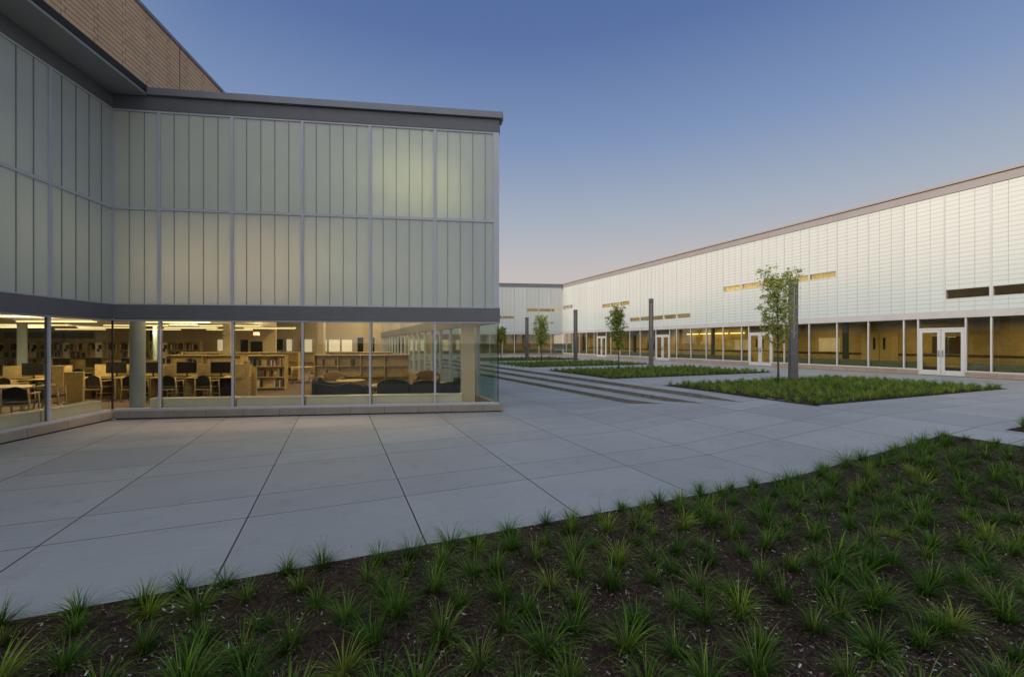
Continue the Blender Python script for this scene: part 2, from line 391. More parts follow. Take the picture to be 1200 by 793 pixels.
def ground_z(u,v): return ramp_z(u) if v<8.4 else (.36 if u>11 else 0)
def wxy(u,v): # uv -> world
    c,s=math.cos(RZ2),math.sin(RZ2); return (c*u-s*v, s*u+c*v)
# planting beds
def bed(name,u0,u1,v0,v1,step=.25,bumpy=.02):
    m=MB(); nu=max(2,int((u1-u0)/step)); nv=max(2,int((v1-v0)/step)); V=[]
    for j in range(nv+1):
        for i in range(nu+1):
            u=u0+(u1-u0)*i/nu; v=v0+(v1-v0)*j/nv; e=i in(0,nu) or j in (0,nv)
            V.append((u,v,ground_z(u,v)+.006+(0 if e else random.uniform(0,bumpy*2))))
    F=[(j*(nu+1)+i,j*(nu+1)+i+1,(j+1)*(nu+1)+i+1,(j+1)*(nu+1)+i) for j in range(nv) for i in range(nu)]
    m.add(V,F,True); return m.build(name,M['mulch'],kind='structure',rz=RZ2)
bed('mulch_bed',-6,10.2,-4.5,4.08); bed('mulch_bed',11.3,21.9,-2,3.68)
BEDS=[(11.2,21.5,6.9,12.4),(11.1,21.5,15.4,21.6),(10.9,21.3,24.6,31.0),(10.9,21.2,34.2,40.5)]
for b in BEDS: bed('planting_bed',*b,step=.6)

# chips
ch=MB()
def chip(u,v,z,s):
    a=random.uniform(0,6.28); t=random.uniform(-.5,.5); l=s*random.uniform(.6,1.5); wd=s*random.uniform(.15,.4)
    dx,dy=math.cos(a),math.sin(a)
    pts=[(u+dx*l-dy*wd,v+dy*l+dx*wd,z+t*l),(u-dx*l-dy*wd,v-dy*l+dx*wd,z-t*l),(u-dx*l+dy*wd,v-dy*l-dx*wd,z-t*l+wd*.6),(u+dx*l+dy*wd,v+dy*l-dx*wd,z+t*l+wd*.6)]
    ch.add(pts,[(0,1,2,3)])
for _ in range(90000):
    # denser near the camera
    X=random.uniform(-4.2,11); Y=2.2+5.5*random.random()**1.5
    c,s=math.cos(-RZ2),math.sin(-RZ2); u=c*X-s*Y; v=s*X+c*Y
    if v<4.03 and u<10.1 and u>-6: chip(u,v,ground_z(u,v)+random.uniform(.02,.045),random.choice((.004,.006,.008,.012)))
    elif v<4.5 and u<10.1 and u>-6 and random.random()<.10*(4.5-v): chip(u,v,ground_z(u,v)+.006,.008)
ch.build('wood_chip_mulch',M['chips'],kind='stuff',rz=RZ2)

# grass clumps
def blade(m,x,y,z,az,lean,ln,wd,seg=4,curl=1.0):
    px,py,pz=x,y,z; ang=lean; vs=[]; dx,dy=math.cos(az),math.sin(az); sx,sy=-dy,dx
    for k in range(seg+1):
        wk=wd*(1-(k/seg)**1.6)*.5+.0004
        vs.append((px-sx*wk,py-sy*wk,pz)); vs.append((px+sx*wk,py+sy*wk,pz))
        st=ln/seg; px+=dx*math.sin(ang)*st; py+=dy*math.sin(ang)*st; pz+=math.cos(ang)*st; ang+=curl*(.25+.25*k)/1.6
        pz=max(pz,z+.005)
    m.add(vs,[(2*k,2*k+1,2*k+3,2*k+2) for k in range(seg)],True)
def clump_mesh(n,h):
    m=MB()
    for _ in range(n):
        az=random.uniform(0,6.28); r=random.uniform(0,.055); l=h*random.uniform(.4,1.2)
        lean=abs(random.gauss(.5,.32)); 
        if random.random()<.14: lean=random.uniform(.9,1.4)
        blade(m,r*math.cos(az),r*math.sin(az),0,az+random.gauss(0,.4),lean,l,random.uniform(.004,.0072),curl=random.uniform(.5,1.7))
    return m
protos=[]
for k in range(8): protos.append(clump_mesh(random.randint(115,170),random.uniform(.27,.36)))
meshes=[]
def mesh_of(m,name,mt):
    me=bpy.data.meshes.new(name); me.from_pydata(m.v,[],m.f); me.polygons.foreach_set('use_smooth',m.sm); me.materials.append(mt); return me
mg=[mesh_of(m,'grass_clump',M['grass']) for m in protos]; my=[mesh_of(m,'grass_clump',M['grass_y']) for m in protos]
spots=[]
row=0; v=3.95
while v>-4.2:
    u=-5.5+(.21 if row%2 else 0)
    while u<10.0:
        uu=u+random.uniform(-.10,.10); v2=v+random.uniform(-.09,.09); X,Y=wxy(uu,min(v2,4.0))
        if Y>1.9:
            px=600+f_*X/Y; py=H_+f_*(CH-ground_z(uu,v2))/Y
            if -45<px<1245 and py<840: spots.append((Y,X,uu,min(v2,4.0)))
        u+=.34 if u<3 else .30
    v-=.31; row+=1
spots.sort()
far_spots=spots[298:]; spots=spots[:298]
for i,(Y,X,u,v) in enumerate(spots):
    yel=random.random()<.09
    o=bpy.data.objects.new('grass_clump',(my if yel else mg)[random.randrange(8)]); COL.objects.link(o)
    s=random.choice((random.uniform(.62,.76),random.uniform(.72,.88),random.uniform(.74,.9),random.uniform(.84,1.0))); o.location=(X,Y,ground_z(u,v)+.01); o.rotation_euler=(random.gauss(0,.14),random.gauss(0,.14),random.uniform(0,6.28)); o.scale=(s,s,s*random.uniform(.85,1.1))
    tag(o,'small yellow-green clump of grass in the dark mulch bed' if yel else 'small dark green clump of grass in the dark mulch bed','grass clump','yellow-green grass clumps in the foreground bed' if yel else 'dark green grass clumps in the foreground bed')
print('clumps',len(spots),len(far_spots))
fm=MB()
def tuft(m,u,v,z,n,h,wd,seg=2):
    for _ in range(n):
        az=random.uniform(0,6.28); r=random.uniform(0,.05)
        blade(m,u+r*math.cos(az),v+r*math.sin(az),z,az,abs(random.gauss(.45,.3)),h*random.uniform(.5,1.15),wd,seg)
for (Y,X,u,v) in far_spots: tuft(fm,u,v,ground_z(u,v)+.01,60,.27,.009,3)
for _ in range(260):
    u=random.uniform(11.35,20); v=random.uniform(-1.5,3.62); tuft(fm,u,v,.37,30,.27,.010,3)
for _ in range(150):
    u=random.uniform(11.35,14); v=random.uniform(1.8,3.64); tuft(fm,u,v,.37,46,.27,.008,3)
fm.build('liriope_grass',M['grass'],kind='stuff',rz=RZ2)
for bi,(u0,u1,v0,v1) in enumerate(BEDS):
    m=MB(); stp=(.34,.38,.44,.5)[bi]; nb=(58,40,28,20)[bi]; wd=(.012,.018,.024,.03)[bi]
    v=v0+.12
    while v<v1-.05:
        u=u0+.12
        while u<u1-.05:
            tuft(m,u+random.uniform(-.08,.08),v+random.uniform(-.08,.08),.37,nb,random.uniform(.14,.27),wd,3 if bi==0 else 2); u+=stp
        v+=stp
    m.build('bed_grass',M['bedgrass'],kind='stuff',rz=RZ2)

# ------------------------------------------------------------------ library pavilion (t,s frame)
RZ1=-A1
lib=thing('library_building','grey library building with translucent panels above a lit glass ground floor','building',(C0[0],C0[1],0),RZ1)
FF=(0,0,1,0,0,-1)        # facade: a=t, outward = -s
FW=(0,0,0,-1,1,0)        # wing: a = -s, outward = +t
dd=A2-A1; sd_,cdn=math.sin(dd),math.cos(dd)
FS=(9.9,0,sd_,cdn,cdn,-sd_)   # side wall along the courtyard steps
W=1.7525
def wall(F,muls,a0,a1,sub,plinth_mat,corner_end):
    # muls: mullion positions along a
    for i in range(len(muls)-1):
        b0,b1=muls[i],muls[i+1]
        MB().wbox(F,b0+.02,b1-.02,-.05,-.038,.262,2.498).build('window',M['glass'],lib)
        nsub=max(1,round((b1-b0)/W*5)) if b1-b0<W-.02 else 5
        offs=[b1-k*W/5 for k in range(1,8)] if i==0 and b1-b0<W-.1 else [b0+k*W/5 for k in range(1,8)]
        for z0,z1 in ((2.955,5.352),(5.428,7.862)):
            p=MB().wbox(F,b0+.025,b1-.025,-.045,.0,z0,z1).build('translucent_panel',M['panel'],lib)
            j=MB()
            for a in offs:
                if b0+.06<a<b1-.06: j.wbox(F,a-.007,a+.007,.001,.016,z0,z1)
            if j.v: j.build('panel_joint',M['joint_line'],p)
    for a in muls[1:-1] if corner_end else muls[1:]:
        MB().wbox(F,a-.036,a+.036,-.05,.030,2.935,7.885).build('mullion',M['frame'],lib)
        o=MB().wbox(F,a-.026,a+.026,-.02,.012,.23,2.53).build('window_mullion',M['frame'],lib); MB().wbox(F,a-.024,a+.024,-.075,-.021,.26,2.50).build('mullion_web',M['fascia'],o)
    MB().wbox(F,a0,a1,-.04,.026,5.355,5.425).build('transom',M['frame'],lib)
    MB().wbox(F,a0,a1,-.04,.026,2.925,2.953).build('sill_trim',M['frame'],lib)
    MB().wbox(F,a0,a1,-.04,.028,7.865,7.915).build('head_trim',M['frame'],lib)
    MB().wbox(F,a0,a1,-.12,.010,2.500,2.545).build('window_head',M['frame'],lib)
    MB().wbox(F,a0,a1,-.12,.014,.205,.260).build('window_sill',M['frame'],lib)
    MB().wbox(F,a0,a1,-.15,.045,2.550,2.920).build('fascia',M['fascia'],lib)
    MB().wbox(F,a0,a1,-.15,.045,7.918,8.262).build('roof_fascia',M['fascia'],lib)
tf=[0,1.093]+[1.093+W*i for i in range(1,5)]+[9.86]
wall(FF,tf,.0,9.9,5,M['plinth_x'],True)
MB().wbox(FF,.10,10.0,-.12,.09,.03,.203).build('plinth',M['plinth_x'],lib,.006)
MB().wbox(FF,.10,9.93,-.12,.05,-.02,.030).build('plinth_base',M['dark_gap'],lib)
tw=[0,1.68]+[1.68+W*i for i in range(1,9)]  # unseen south end of wing and brick storey added to shade the foreground
wall(FW,tw,.046,tw[-1],5,M['plinth_y'],False)
MB().wbox(FW,.092,tw[-1],-.12,.09,.03,.203).build('plinth',M['plinth_y'],lib,.006)
MB().wbox(FW,.092,tw[-1],-.12,.05,-.02,.030).build('plinth_base',M['dark_gap'],lib)
# corner post (inner) and end post (outer)
MB().box(-.03,.03,-.03,.03,2.93,7.9).build('corner_post',M['frame'],lib)
MB().box(-.02,.012,-.012,.02,.23,2.54).build('window_corner_post',M['dark_gap'],lib)
MB().wbox(FF,9.735,9.90,-.10,.032,2.935,7.885).build('end_post',M['frame'],lib)
MB().wbox(FF,9.862,9.885,-.05,.0,.262,2.498).build('window_corner_seal',M['dark_gap'],lib)
# side wall
ts_=[.05+W*i for i in range(20)]; Ls=ts_[-1]
for i in range(19):
    MB().wbox(FS,ts_[i]+.02,ts_[i+1]-.02,-.05,-.038,.262,2.498).build('window',M['side_glass'],lib)
    MB().wbox(FS,ts_[i+1]-.03,ts_[i+1]+.03,-.12,.01,.26,2.50).build('window_mullion',M['frame'],lib)
sp_=MB()
MB().wbox(FS,.05,Ls,-.06,0,2.95,7.88).build('side_panel',M['panel'],lib)
MB().wbox(FS,.05,Ls,-.15,.045,2.50,2.945).build('fascia',M['fascia'],lib)
MB().wbox(FS,.05,Ls,-.15,.045,7.90,8.262).build('roof_fascia',M['fascia'],lib)
MB().wbox(FS,.05,Ls,-.12,.05,-.02,.26).build('plinth',M['plinth_y'],lib)
# roof cap over the facade, its side and flat roof
cp=MB(); cp.wbox(FF,.87,10.0,-.3,.13,8.275,8.455); cp.build('roof_cap',M['cap'],lib,.006)
MB().wbox(FS,.0,Ls,-.3,.13,8.277,8.453).build('roof_cap',M['cap'],lib)
ex=9.9+sd_*Ls; ey=cdn*Ls
MB().prism([(0,0)],0,0) if False else None
rf=MB(); rf.add([(-24,.1,8.2),(9.8,.1,8.2),(ex-.1,ey,8.2),(-24,ey,8.2),(-24,.1,8.27),(9.8,.1,8.27),(ex-.1,ey,8.27),(-24,ey,8.27)],[(0,3,2,1),(4,5,6,7),(0,1,5,4),(1,2,6,5),(2,3,7,6),(3,0,4,7)])
rf.box(-24,-.16,tw[-1]*-1,.098,8.2,8.27); rf.build('roof',M['fascia'],lib)
# brick upper storey and its soffit
bt=.845
MB().box(-24,bt,-tw[-1]-.3,14,8.50,10.38).build('brick_storey',M['brick'],lib)
MB().box(-24,bt+.035,-tw[-1]-.35,14.05,10.38,10.47).build('coping',M['cap'],lib)
MB().box(bt-.4,bt+.02,-tw[-1]-.32,14,8.34,8.498).build('brick_base_trim',M['dark_gap'],lib)
MB().box(-.16,bt-.0,-tw[-1],-.05,8.27,8.336).build('soffit',simple('soffit_metal',(.27,.28,.275),.6,0,.05,1),lib)
MB().box(bt-.003,bt+.006,1.2,1.215,8.5,10.38).build('brick_joint',M['dark_gap'],lib)
# shell: floor, walls, low ceiling
sh=MB(); sh.add([(-24,-tw[-1],.04),(-.1,-tw[-1],.04),(-.1,.1,.04),(9.8,.1,.04),(ex-.1,ey,.04),(-24,ey,.04)],[(0,1,2,3,4,5)]); sh.build('floor_slab',M['carpet'],lib)
MB().box(-24.2,ex,ey,ey+.2,0,8.2).build('back_wall',M['cream'],lib)
MB().box(-24.2,-24,-tw[-1],ey,0,8.2).build('west_wall',M['cream'],lib)
MB().box(-24,-.13,-tw[-1]-.2,-tw[-1],0,8.27).build('south_wall',M['cream'],lib)
def loc_ts(X,Y):
    c,s=math.cos(-RZ1),math.sin(-RZ1); x,y=X-C0[0],Y-C0[1]; return (c*x-s*y, s*x+c*y)
pA=loc_ts(*atY(224,16.2)); pB=loc_ts(*atY(323,26.5))
dl=((pB[0]-pA[0]),(pB[1]-pA[1])); k0=(.2-pA[1])/dl[1]; p0=(pA[0]+dl[0]*k0,.2)
lc=MB(); poly=[(-24,-tw[-1]),(-.14,-tw[-1]),(-.14,.14),(p0[0],.2),pB,(-24,pB[1])]
n=len(poly); lc.add([(a,b,2.76) for a,b in poly]+[(a,b,2.95) for a,b in poly],[tuple(range(n))[::-1],tuple(range(n,2*n))]+[(k,(k+1)%n,n+(k+1)%n,n+k) for k in range(n)])
lc.build('low_ceiling',M['ceil'],lib)
# bulkhead above the low ceiling edge, and wall behind the stacks
bw=MB(); bw.add([(p0[0],p0[1],2.9),(pB[0],pB[1],2.9),(pB[0],pB[1],8.19),(p0[0],p0[1],8.19)],[(0,1,2,3)]); bw.build('bulkhead',M['cream'],lib)
MB().box(-24,pB[0],pB[1],pB[1]+.15,.04,8.19).build('stack_wall',M['cream'],lib)
# glazed back offices in the tall room
bk=MB(); 
for (x0,x1) in ((376,387),(389,400),(402.5,413.5)):
    a=loc_ts(*atY(x0,46.)); 
Yb=C0[1]+ (ey)*math.cos(A1)
def back_win(x0,x1,y0,y1,m,name):
    a=loc_ts(*atY((x0+x1)/2,Yb)); sc_=Yb/f_
    wx=(x1-x0)/2*sc_; zt=CH+(H_-y0)*sc_; zb=CH+(H_-y1)*sc_
    o=MB().box(a[0]-wx,a[0]+wx,ey-.06,ey-.02,zb,zt).build(name,m,lib)
    fr=MB()
    for (c0,c1,d0,d1) in ((a[0]-wx-.12,a[0]-wx,zb-.12,zt+.12),(a[0]+wx,a[0]+wx+.12,zb-.12,zt+.12)): fr.box(c0,c1,ey-.1,ey-.01,d0,d1)
    fr.box(a[0]-wx,a[0]+wx,ey-.1,ey-.01,zt,zt+.12); fr.box(a[0]-wx,a[0]+wx,ey-.1,ey-.01,zb-.12,zb); fr.build('office_window_frame',M['frame'],o)
for x0,x1 in ((375.5,385.5),(387.5,400),(402,413.5)): back_win(x0,x1,397.8,411.5,M['whiteglow'],'office_window')
for x0,x1 in ((419.5,428),(429.5,439)): back_win(x0,x1,395.5,412.5,M['screen'],'office_window')
back_win(358,369,397.5,412,M['whiteglow'],'office_window'); back_win(327,337,397.5,410,M['wood_dark'],'office_window'); back_win(341,347,397.5,411,M['whiteglow'],'office_window')
# stack-wall openings
Ys=26.3
def swin(x0,x1,y0,y1,m):
    a=loc_ts(*atY((x0+x1)/2,Ys)); sc_=Ys/f_; wx=(x1-x0)/2*sc_
    MB().box(a[0]-wx,a[0]+wx,pB[1]-.06,pB[1]-.01,CH+(H_-y1)*sc_,CH+(H_-y0)*sc_).build('stack_wall_window',m,lib)
swin(258,264,398,411,M['whiteglow']); swin(283,291,398,414,M['screen']); swin(294,307,400,413,M['screen']); swin(186,194,386,400,M['screen']); swin(40,128,390,396.5,M['cap'])
# square piers
def pier(px,Y,wd,z1=7.9,name='square_pier'):
    a=loc_ts(*atY(px,Y)); MB().box(a[0]-wd/2,a[0]+wd/2,a[1]-wd/2,a[1]+wd/2,.04,z1).build(name,M['cream'],lib)
pier(548.5,12.75,.40); pier(267.5,18.0,.28,2.76); pier(376,30,.5); pier(431.5,30,.55)
def rcol(px,Y,r):
    a=loc_ts(*atY(px,Y)); MB().cyl(a[0],a[1],.04,2.76,r,n=32).build('round_column',M['column'],lib)
rcol(161.3,11.65,.17); rcol(181.8,19.5,.085); rcol(26,15,.13)
a=loc_ts(*atY(500,30))
# interior lamps
for (x,y,p) in ((-4,3,60),(-10,3,50),(-4,9,60),(-11,10,60),(-7,-3,50),(0.5,4,45),(-1,13,50),(-15,-1,40)):
    lamp(x,y,2.62,3.2,.4,p*1.35,(1,.80,.44),parent=lib); lamp(x,y,2.2,3.0,.3,p*1.5,(1,.82,.5),up=True,parent=lib)  # the upward lamps have no fixture, added to brighten the ceiling
for (x,y,p) in ((5,7.5,330),(3.5,12.5,430),(2,20,480),(0,28,420)):
    lamp(x,y,7.6,2.5,2.5,p,(1,.76,.42),parent=lib)
def glowlamp(x,y,z,sx,sz,p,col,rz=0):
    o=lamp(x,y,z,sx,sz,p,col,parent=lib); o.rotation_euler=(R(-90),0,rz); return o  # upright area lamp added behind the panels to make them glow
glowlamp(7.35,1.1,6.5,1.9,.9,90,(1,.88,.50))
glowlamp(8.7,1.0,6.3,1.0,.9,34,(1,.88,.50))
glowlamp(5.6,1.3,4.2,1.6,.6,30,(1,.80,.50))
glowlamp(3.6,1.2,3.9,2.2,.6,110,(1,.58,.40)); glowlamp(1.5,1.2,3.8,1.6,.6,64,(1,.64,.44))
glowlamp(4.7,1.8,6.2,1.8,.8,30,(1,.88,.6)); glowlamp(2.0,2.0,6.2,2.4,.8,24,(1,.9,.62)); glowlamp(8.0,1.8,4.1,2.4,.6,24,(1,.86,.55))
glowlamp(-1.3,-1.6,4.3,2.4,.8,40,(1,.84,.58),R(90)); glowlamp(-1.3,-4.4,5.6,2.4,.8,44,(1,.86,.6),R(90))
MB().box(.05,9.7,.12,.62,5.30,5.42).build('ledge_beam',M['cream'],lib)
# ceiling fixtures (each one a thing)
def fixture(x,y,rz,ln,label):
    X=C0[0]+math.cos(RZ1)*x-math.sin(RZ1)*y; Y=C0[1]+math.sin(RZ1)*x+math.cos(RZ1)*y
    r=thing('ceiling_light',label,'ceiling light',(X,Y,2.66),RZ1+rz,'strip lights under the library ceiling')
    MB().box(-ln/2,ln/2,-.065,.065,0,.04).build('diffuser',M['tube'],r)
    MB().box(-ln/2-.02,ln/2+.02,-.14,.14,.042,.10).build('housing',M['white_frame'],r)
    return r
# ------------------------------------------------------------------ courtyard building (u,v frame)
crt=thing('courtyard_building','long white louvred building with a glazed ground floor along the right of the courtyard','building',(0,0,0),RZ2)
UW=26.84; V0=9.17; BW=1.5665; VC=47.61
FR=(UW,0,0,1,-1,0)       # a = v, outward = -u
I0=-9
def vi(i): return V0+i*BW
slots={}
for i in range(-4,1): slots[i]=(4.03,4.45)
for i in range(4,9): slots[i]=(5.79,6.11)
for i in range(11,16): slots[i]=(4.03,4.38)
for i in range(16,19): slots[i]=(5.75,6.10)
for i in range(23,25): slots[i]=(6.25,6.62)
doors=[.5,6.5,12.5,18.5]
iN=25
for i in range(I0,iN):
    a0,a1=vi(i),min(vi(i+1),VC)
    if a1-a0<.1: continue
    m=MB(); segs=[(3.45,8.98)]
    if i in slots: segs=[(3.45,slots[i][0]-.035),(slots[i][1]+.035,8.98)]
    for z0,z1 in segs: m.wbox(FR,a0+.03,a1-.03,-.08,.0,z0,z1)
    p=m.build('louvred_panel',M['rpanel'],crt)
    j=MB()
    for k in (1,2):
        a=a0+k*BW/3
        if a<a1-.05:
            for z0,z1 in segs: j.wbox(FR,a-.007,a+.007,.001,.008,z0,z1)
    if j.v: j.build('panel_joint',M['pj'],p)
    if i in slots:
        z0,z1=slots[i]; f=MB(); f.wbox(FR,a0+.03,a1-.03,-.16,.012,z0-.033,z0); f.wbox(FR,a0+.03,a1-.03,-.16,.012,z1,z1+.033)
        f.wbox(FR,a0+.03,a0+.06,-.16,.012,z0,z1); f.wbox(FR,a1-.06,a1-.03,-.16,.012,z0,z1)
        o=f.build('slot_window',M['white_frame'],crt)
        MB().wbox(FR,a0+.06,a1-.06,-.13,-.118,z0,z1).build('pane',M['rwin'],o)
    MB().wbox(FR,a0-.03,a0+.03,-.10,.02,3.45,8.99).build('mullion',M['white_frame'],crt)
def door_range(i):
    for d in doors:
        if d-.001<i<d+1.12: return True
    return False
# ground-floor openings: cut points along the wall
cuts=[vi(i) for i in range(I0,iN)]+[VC-.05]
for d in doors:
    a,b=vi(d)+.04,vi(d+1.13)
    cuts=[c for c in cuts if not (a-.12<c<b+.12)]+[a,b]
cuts.sort()
dset=[(vi(d)+.04,vi(d+1.13)) for d in doors]
for a,b in zip(cuts[:-1],cuts[1:]):
    isd=any(abs(a-x)<.01 for x,_ in dset)
    if not isd:
        o=MB().wbox(FR,a-.0+.03,b-.03,-.06,-.045,.66,3.10).build('window',M['rwin'],crt)
        MB().wbox(FR,a,b,-.10,.06,.37,.60).build('plinth',M['rplinth'],crt,.005)
        MB().wbox(FR,a,b,-.10,.015,.603,.657).build('window_sill',M['white_frame'],crt)
        MB().wbox(FR,a+.02,b-.02,-.42,-.15,.60,1.0).build('low_cabinet',M['r_radiator'],crt)
    MB().wbox(FR,a-.028,a+.028,-.12,.018,.66 if not isd else .36,3.11).build('window_mullion',M['white_frame'],crt)
for a,b in dset:
    MB().wbox(FR,a+.03,b-.03,-.06,-.045,2.66,3.10).build('transom_window',M['rwin'],crt)
    MB().wbox(FR,b-.03,b+.03,-.12,.020,.36,3.11).build('window_mullion',M['white_frame'],crt)
    MB().wbox(FR,a+.03,b-.03,-.12,.022,2.58,2.66).build('door_header',M['white_frame'],crt)
    mid=(a+b)/2
    for s0,s1,hs in ((a+.035,mid-.008,1),(mid+.008,b-.035,0)):
        f=MB(); st=.13
        f.wbox(FR,s0,s0+st,-.05,.012,.385,2.57); f.wbox(FR,s1-st,s1,-.05,.012,.385,2.57)
        f.wbox(FR,s0+st,s1-st,-.05,.012,2.44,2.57); f.wbox(FR,s0+st,s1-st,-.05,.012,.385,.62)
        o=f.build('door',M['white_frame'],crt,.004)
        MB().wbox(FR,s0+st,s1-st,-.025,-.015,.62,2.44).build('pane',M['rwin'],o)
        MB().wbox(FR,s0+st,s1-st,-.05,-.03,1.36,1.42).build('push_bar',M['steel'],o)
        hx=s1-.065 if hs else s0+.065
        h=MB(); h.wbox(FR,hx-.012,hx+.012,.05,.075,1.28,1.58); h.wbox(FR,hx-.012,hx+.012,.012,.05,1.28,1.30); h.wbox(FR,hx-.012,hx+.012,.012,.05,1.56,1.58)
        h.build('handle',M['steel'],o)
a0,a1=vi(I0),VC
MB().wbox(FR,a0,a1,-.12,.05,3.115,3.445).build('band',M['white_band'],crt)
MB().wbox(FR,a0,a1,-.12,.04,9.0,9.36).build('roof_fascia',M['r_fascia'],crt)
MB().wbox(FR,a0,a1,-.25,.02,9.362,9.40).build('fascia_groove',M['wood_dark'],crt)
MB().wbox(FR,a0,a1,-.4,.09,9.402,9.49).build('roof_cap',M['r_cap'],crt)
# interior corridor: floor, ceiling, back wall
MB().box(UW+.12,UW+3.6,a0,a1+4,.34,.372).build('corridor_floor',M['rfloor'],crt)
MB().box(UW+.1,UW+3.6,a0,a1,3.12,3.3).build('corridor_ceiling',simple('corridor_ceiling_paint',(.22,.19,.13),.9),crt)
MB().box(UW+3.6,UW+3.8,a0,a1+4,.34,9.0).build('corridor_wall',M['ochre'],crt)
MB().box(UW+3.55,UW+3.6,a0,a1,.372,.62).build('dark_skirting',M['dark_gap'],crt)
MB().box(UW+3.575,UW+3.598,a0,a1,1.2,1.32).build('wall_rail',M['wood_dark'],crt)
MB().box(UW-.02,UW+14,a0,a0+.1,.3,9.3).build('south_gable',M['cream'],crt)
MB().box(UW+.1,UW+14,a0,a1+4,9.25,9.35).build('roof',M['r_fascia'],crt)
for i in (-2,4,10,16,22):
    MB().cyl(UW+.50,vi(i)-.18,.37,3.12,.15,n=24).build('round_column',M['teal_col'],crt)
# ochre interior doors with vision slits on the corridor wall
for vv in (vi(-1.4),vi(3.2),vi(8.2),vi(14.5)):
    for k in (0,1):
        d=MB().box(UW+3.52,UW+3.57,vv+k*.95,vv+.92+k*.95,.40,2.55).build('interior_door',M['wood'],crt)
        MB().box(UW+3.505,UW+3.518,vv+k*.95+(.62 if k==0 else .18),vv+.12+k*.95+(.62 if k==0 else .18),1.55,2.25).build('vision_slit',M['screen'],d)
for i in range(10,14):
    MB().box(UW+3.3,UW+3.5,vi(i)-.6,vi(i)+.6,2.70,2.76).build('wall_light',M['tube_hi'],crt)
for vv,hh,mm in ((vi(5.2),1.3,'paper'),(vi(9.4),1.2,'paper'),(vi(16.2),1.4,'wood_dark'),(vi(1.4),1.35,'wood_dark')):
    MB().box(UW+3.55,UW+3.59,vv,vv+1.3,1.35,1.35+hh*.7).build('notice_board',M[mm],crt)
for k,vv in enumerate((vi(5.6),vi(10.4),vi(11.6),vi(14.2),vi(2.4))):
    MB().box(UW+2.9,UW+3.4,vv,vv+1.2,.78,.84).box(UW+2.95,UW+3.0,vv+.05,vv+.1,.372,.78).box(UW+2.95,UW+3.0,vv+1.1,vv+1.15,.372,.78).box(UW+3.3,UW+3.35,vv+.05,vv+.1,.372,.78).box(UW+3.3,UW+3.35,vv+1.1,vv+1.15,.372,.78).build('corridor_bench',M['wood_dark'],crt)
for i in range(-4,24,3):
    lamp(UW+2.2,vi(i+.5),3.05,.4,2.6,52 if not 9<i<14 else 80,(1,.72,.32),parent=crt)
for i,p in ((-2,30),(4.6,120),(6.4,120),(8.2,140),(10.0,150),(11.5,120),(13,60),(15.5,60),(18.5,160),(21,160),(24,160)):
    lamp(UW+2.4,vi(i+.5),6.9,.6,2.6 if p in (120,130,140,150) else 5.0,p,(1,.84,.46),parent=crt)
MB().box(UW+.15,UW+3.55,a0,a1,7.2,7.3).build('upper_ceiling',M['ceil'],crt)

# back wing closing the courtyard (t,s frame of the pavilion: parallel to its facade)
cxy=wxy(UW,VC)
bwg=thing('end_building','white louvred building closing the far end of the courtyard','building',(cxy[0],cxy[1],0),RZ1)
FB=(0,0,-1,0,0,-1)
nb=16
def bx_t(px): # distance along back wall from corner for a pixel column
    k=(px-600)/f_; ex_,ey_=-math.cos(A1),math.sin(A1)
    return (k*cxy[1]-cxy[0])/(ex_-k*ey_)
sl=[(bx_t(656)+.0,bx_t(615),5.85,6.22),(bx_t(599.5),bx_t(587),4.98,5.28)]
for i in range(nb):
    a0,a1=i*BW+.02,(i+1)*BW
    m=MB(); segs=[(3.32,8.98)]; sz=None
    if 0<=i<3: sz=(5.90,6.28)
    if i in (4,5): sz=(4.98,5.30)
    if sz: segs=[(3.32,sz[0]),(sz[1],8.98)]
    for z0,z1 in segs: m.wbox(FB,a0+.03,a1-.03,-.08,0,z0,z1)
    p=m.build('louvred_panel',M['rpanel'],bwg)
    j=MB()
    for k in (1,2):
        for z0,z1 in segs: j.wbox(FB,a0+k*BW/3-.015,a0+k*BW/3+.015,.001,.01,z0,z1)
    j.build('panel_joint',M['pj'],p)
    MB().wbox(FB,a1-.03,a1+.03,-.1,.02,3.32,8.98).build('mullion',M['white_frame'],bwg)
    if sz:
        o=MB().wbox(FB,a0+.05,a1-.05,-.16,-.14,sz[0],sz[1]).build('slot_window',M['rwin'],bwg)
    MB().wbox(FB,a0+.03,a1-.03,-.06,-.045,.62,2.98).build('window',M['rwin'],bwg)
    MB().wbox(FB,a1-.035,a1+.035,-.12,.018,.40,3.0).build('window_mullion',M['white_frame'],bwg)
    MB().wbox(FB,a0+.02,a1-.02,-.4,-.15,.5,1.0).build('low_cabinet',M['r_radiator'],bwg)
Lb=nb*BW
MB().wbox(FB,.05,Lb,-.12,.05,3.0,3.31).build('band',M['white_band'],bwg)
MB().wbox(FB,.05,Lb,-.12,.05,9.0,9.36).build('roof_fascia',M['cap'],bwg)
MB().wbox(FB,.10,Lb,-.4,.09,9.362,9.45).build('roof_cap',M['cap'],bwg)
MB().wbox(FB,0,Lb,-.1,.05,.3,.60).build('plinth',M['rplinth'],bwg)
MB().wbox(FB,-4,Lb,-5,-.1,.3,.372).build('floor_slab',M['rfloor'],bwg)
MB().wbox(FB,0,Lb,-5,-.1,3.0,3.2).build('corridor_ceiling',M['ceil'],bwg)
MB().wbox(FB,0,Lb,-5.2,-5,.3,9).build('corridor_wall',M['ochre_x'],bwg)
MB().wbox(FB,0,Lb,-8,-.1,9.2,9.3).build('roof',M['r_fascia'],bwg)
MB().wbox(FB,0,Lb,-5,-.15,7.2,7.3).build('upper_ceiling',M['ceil'],bwg)
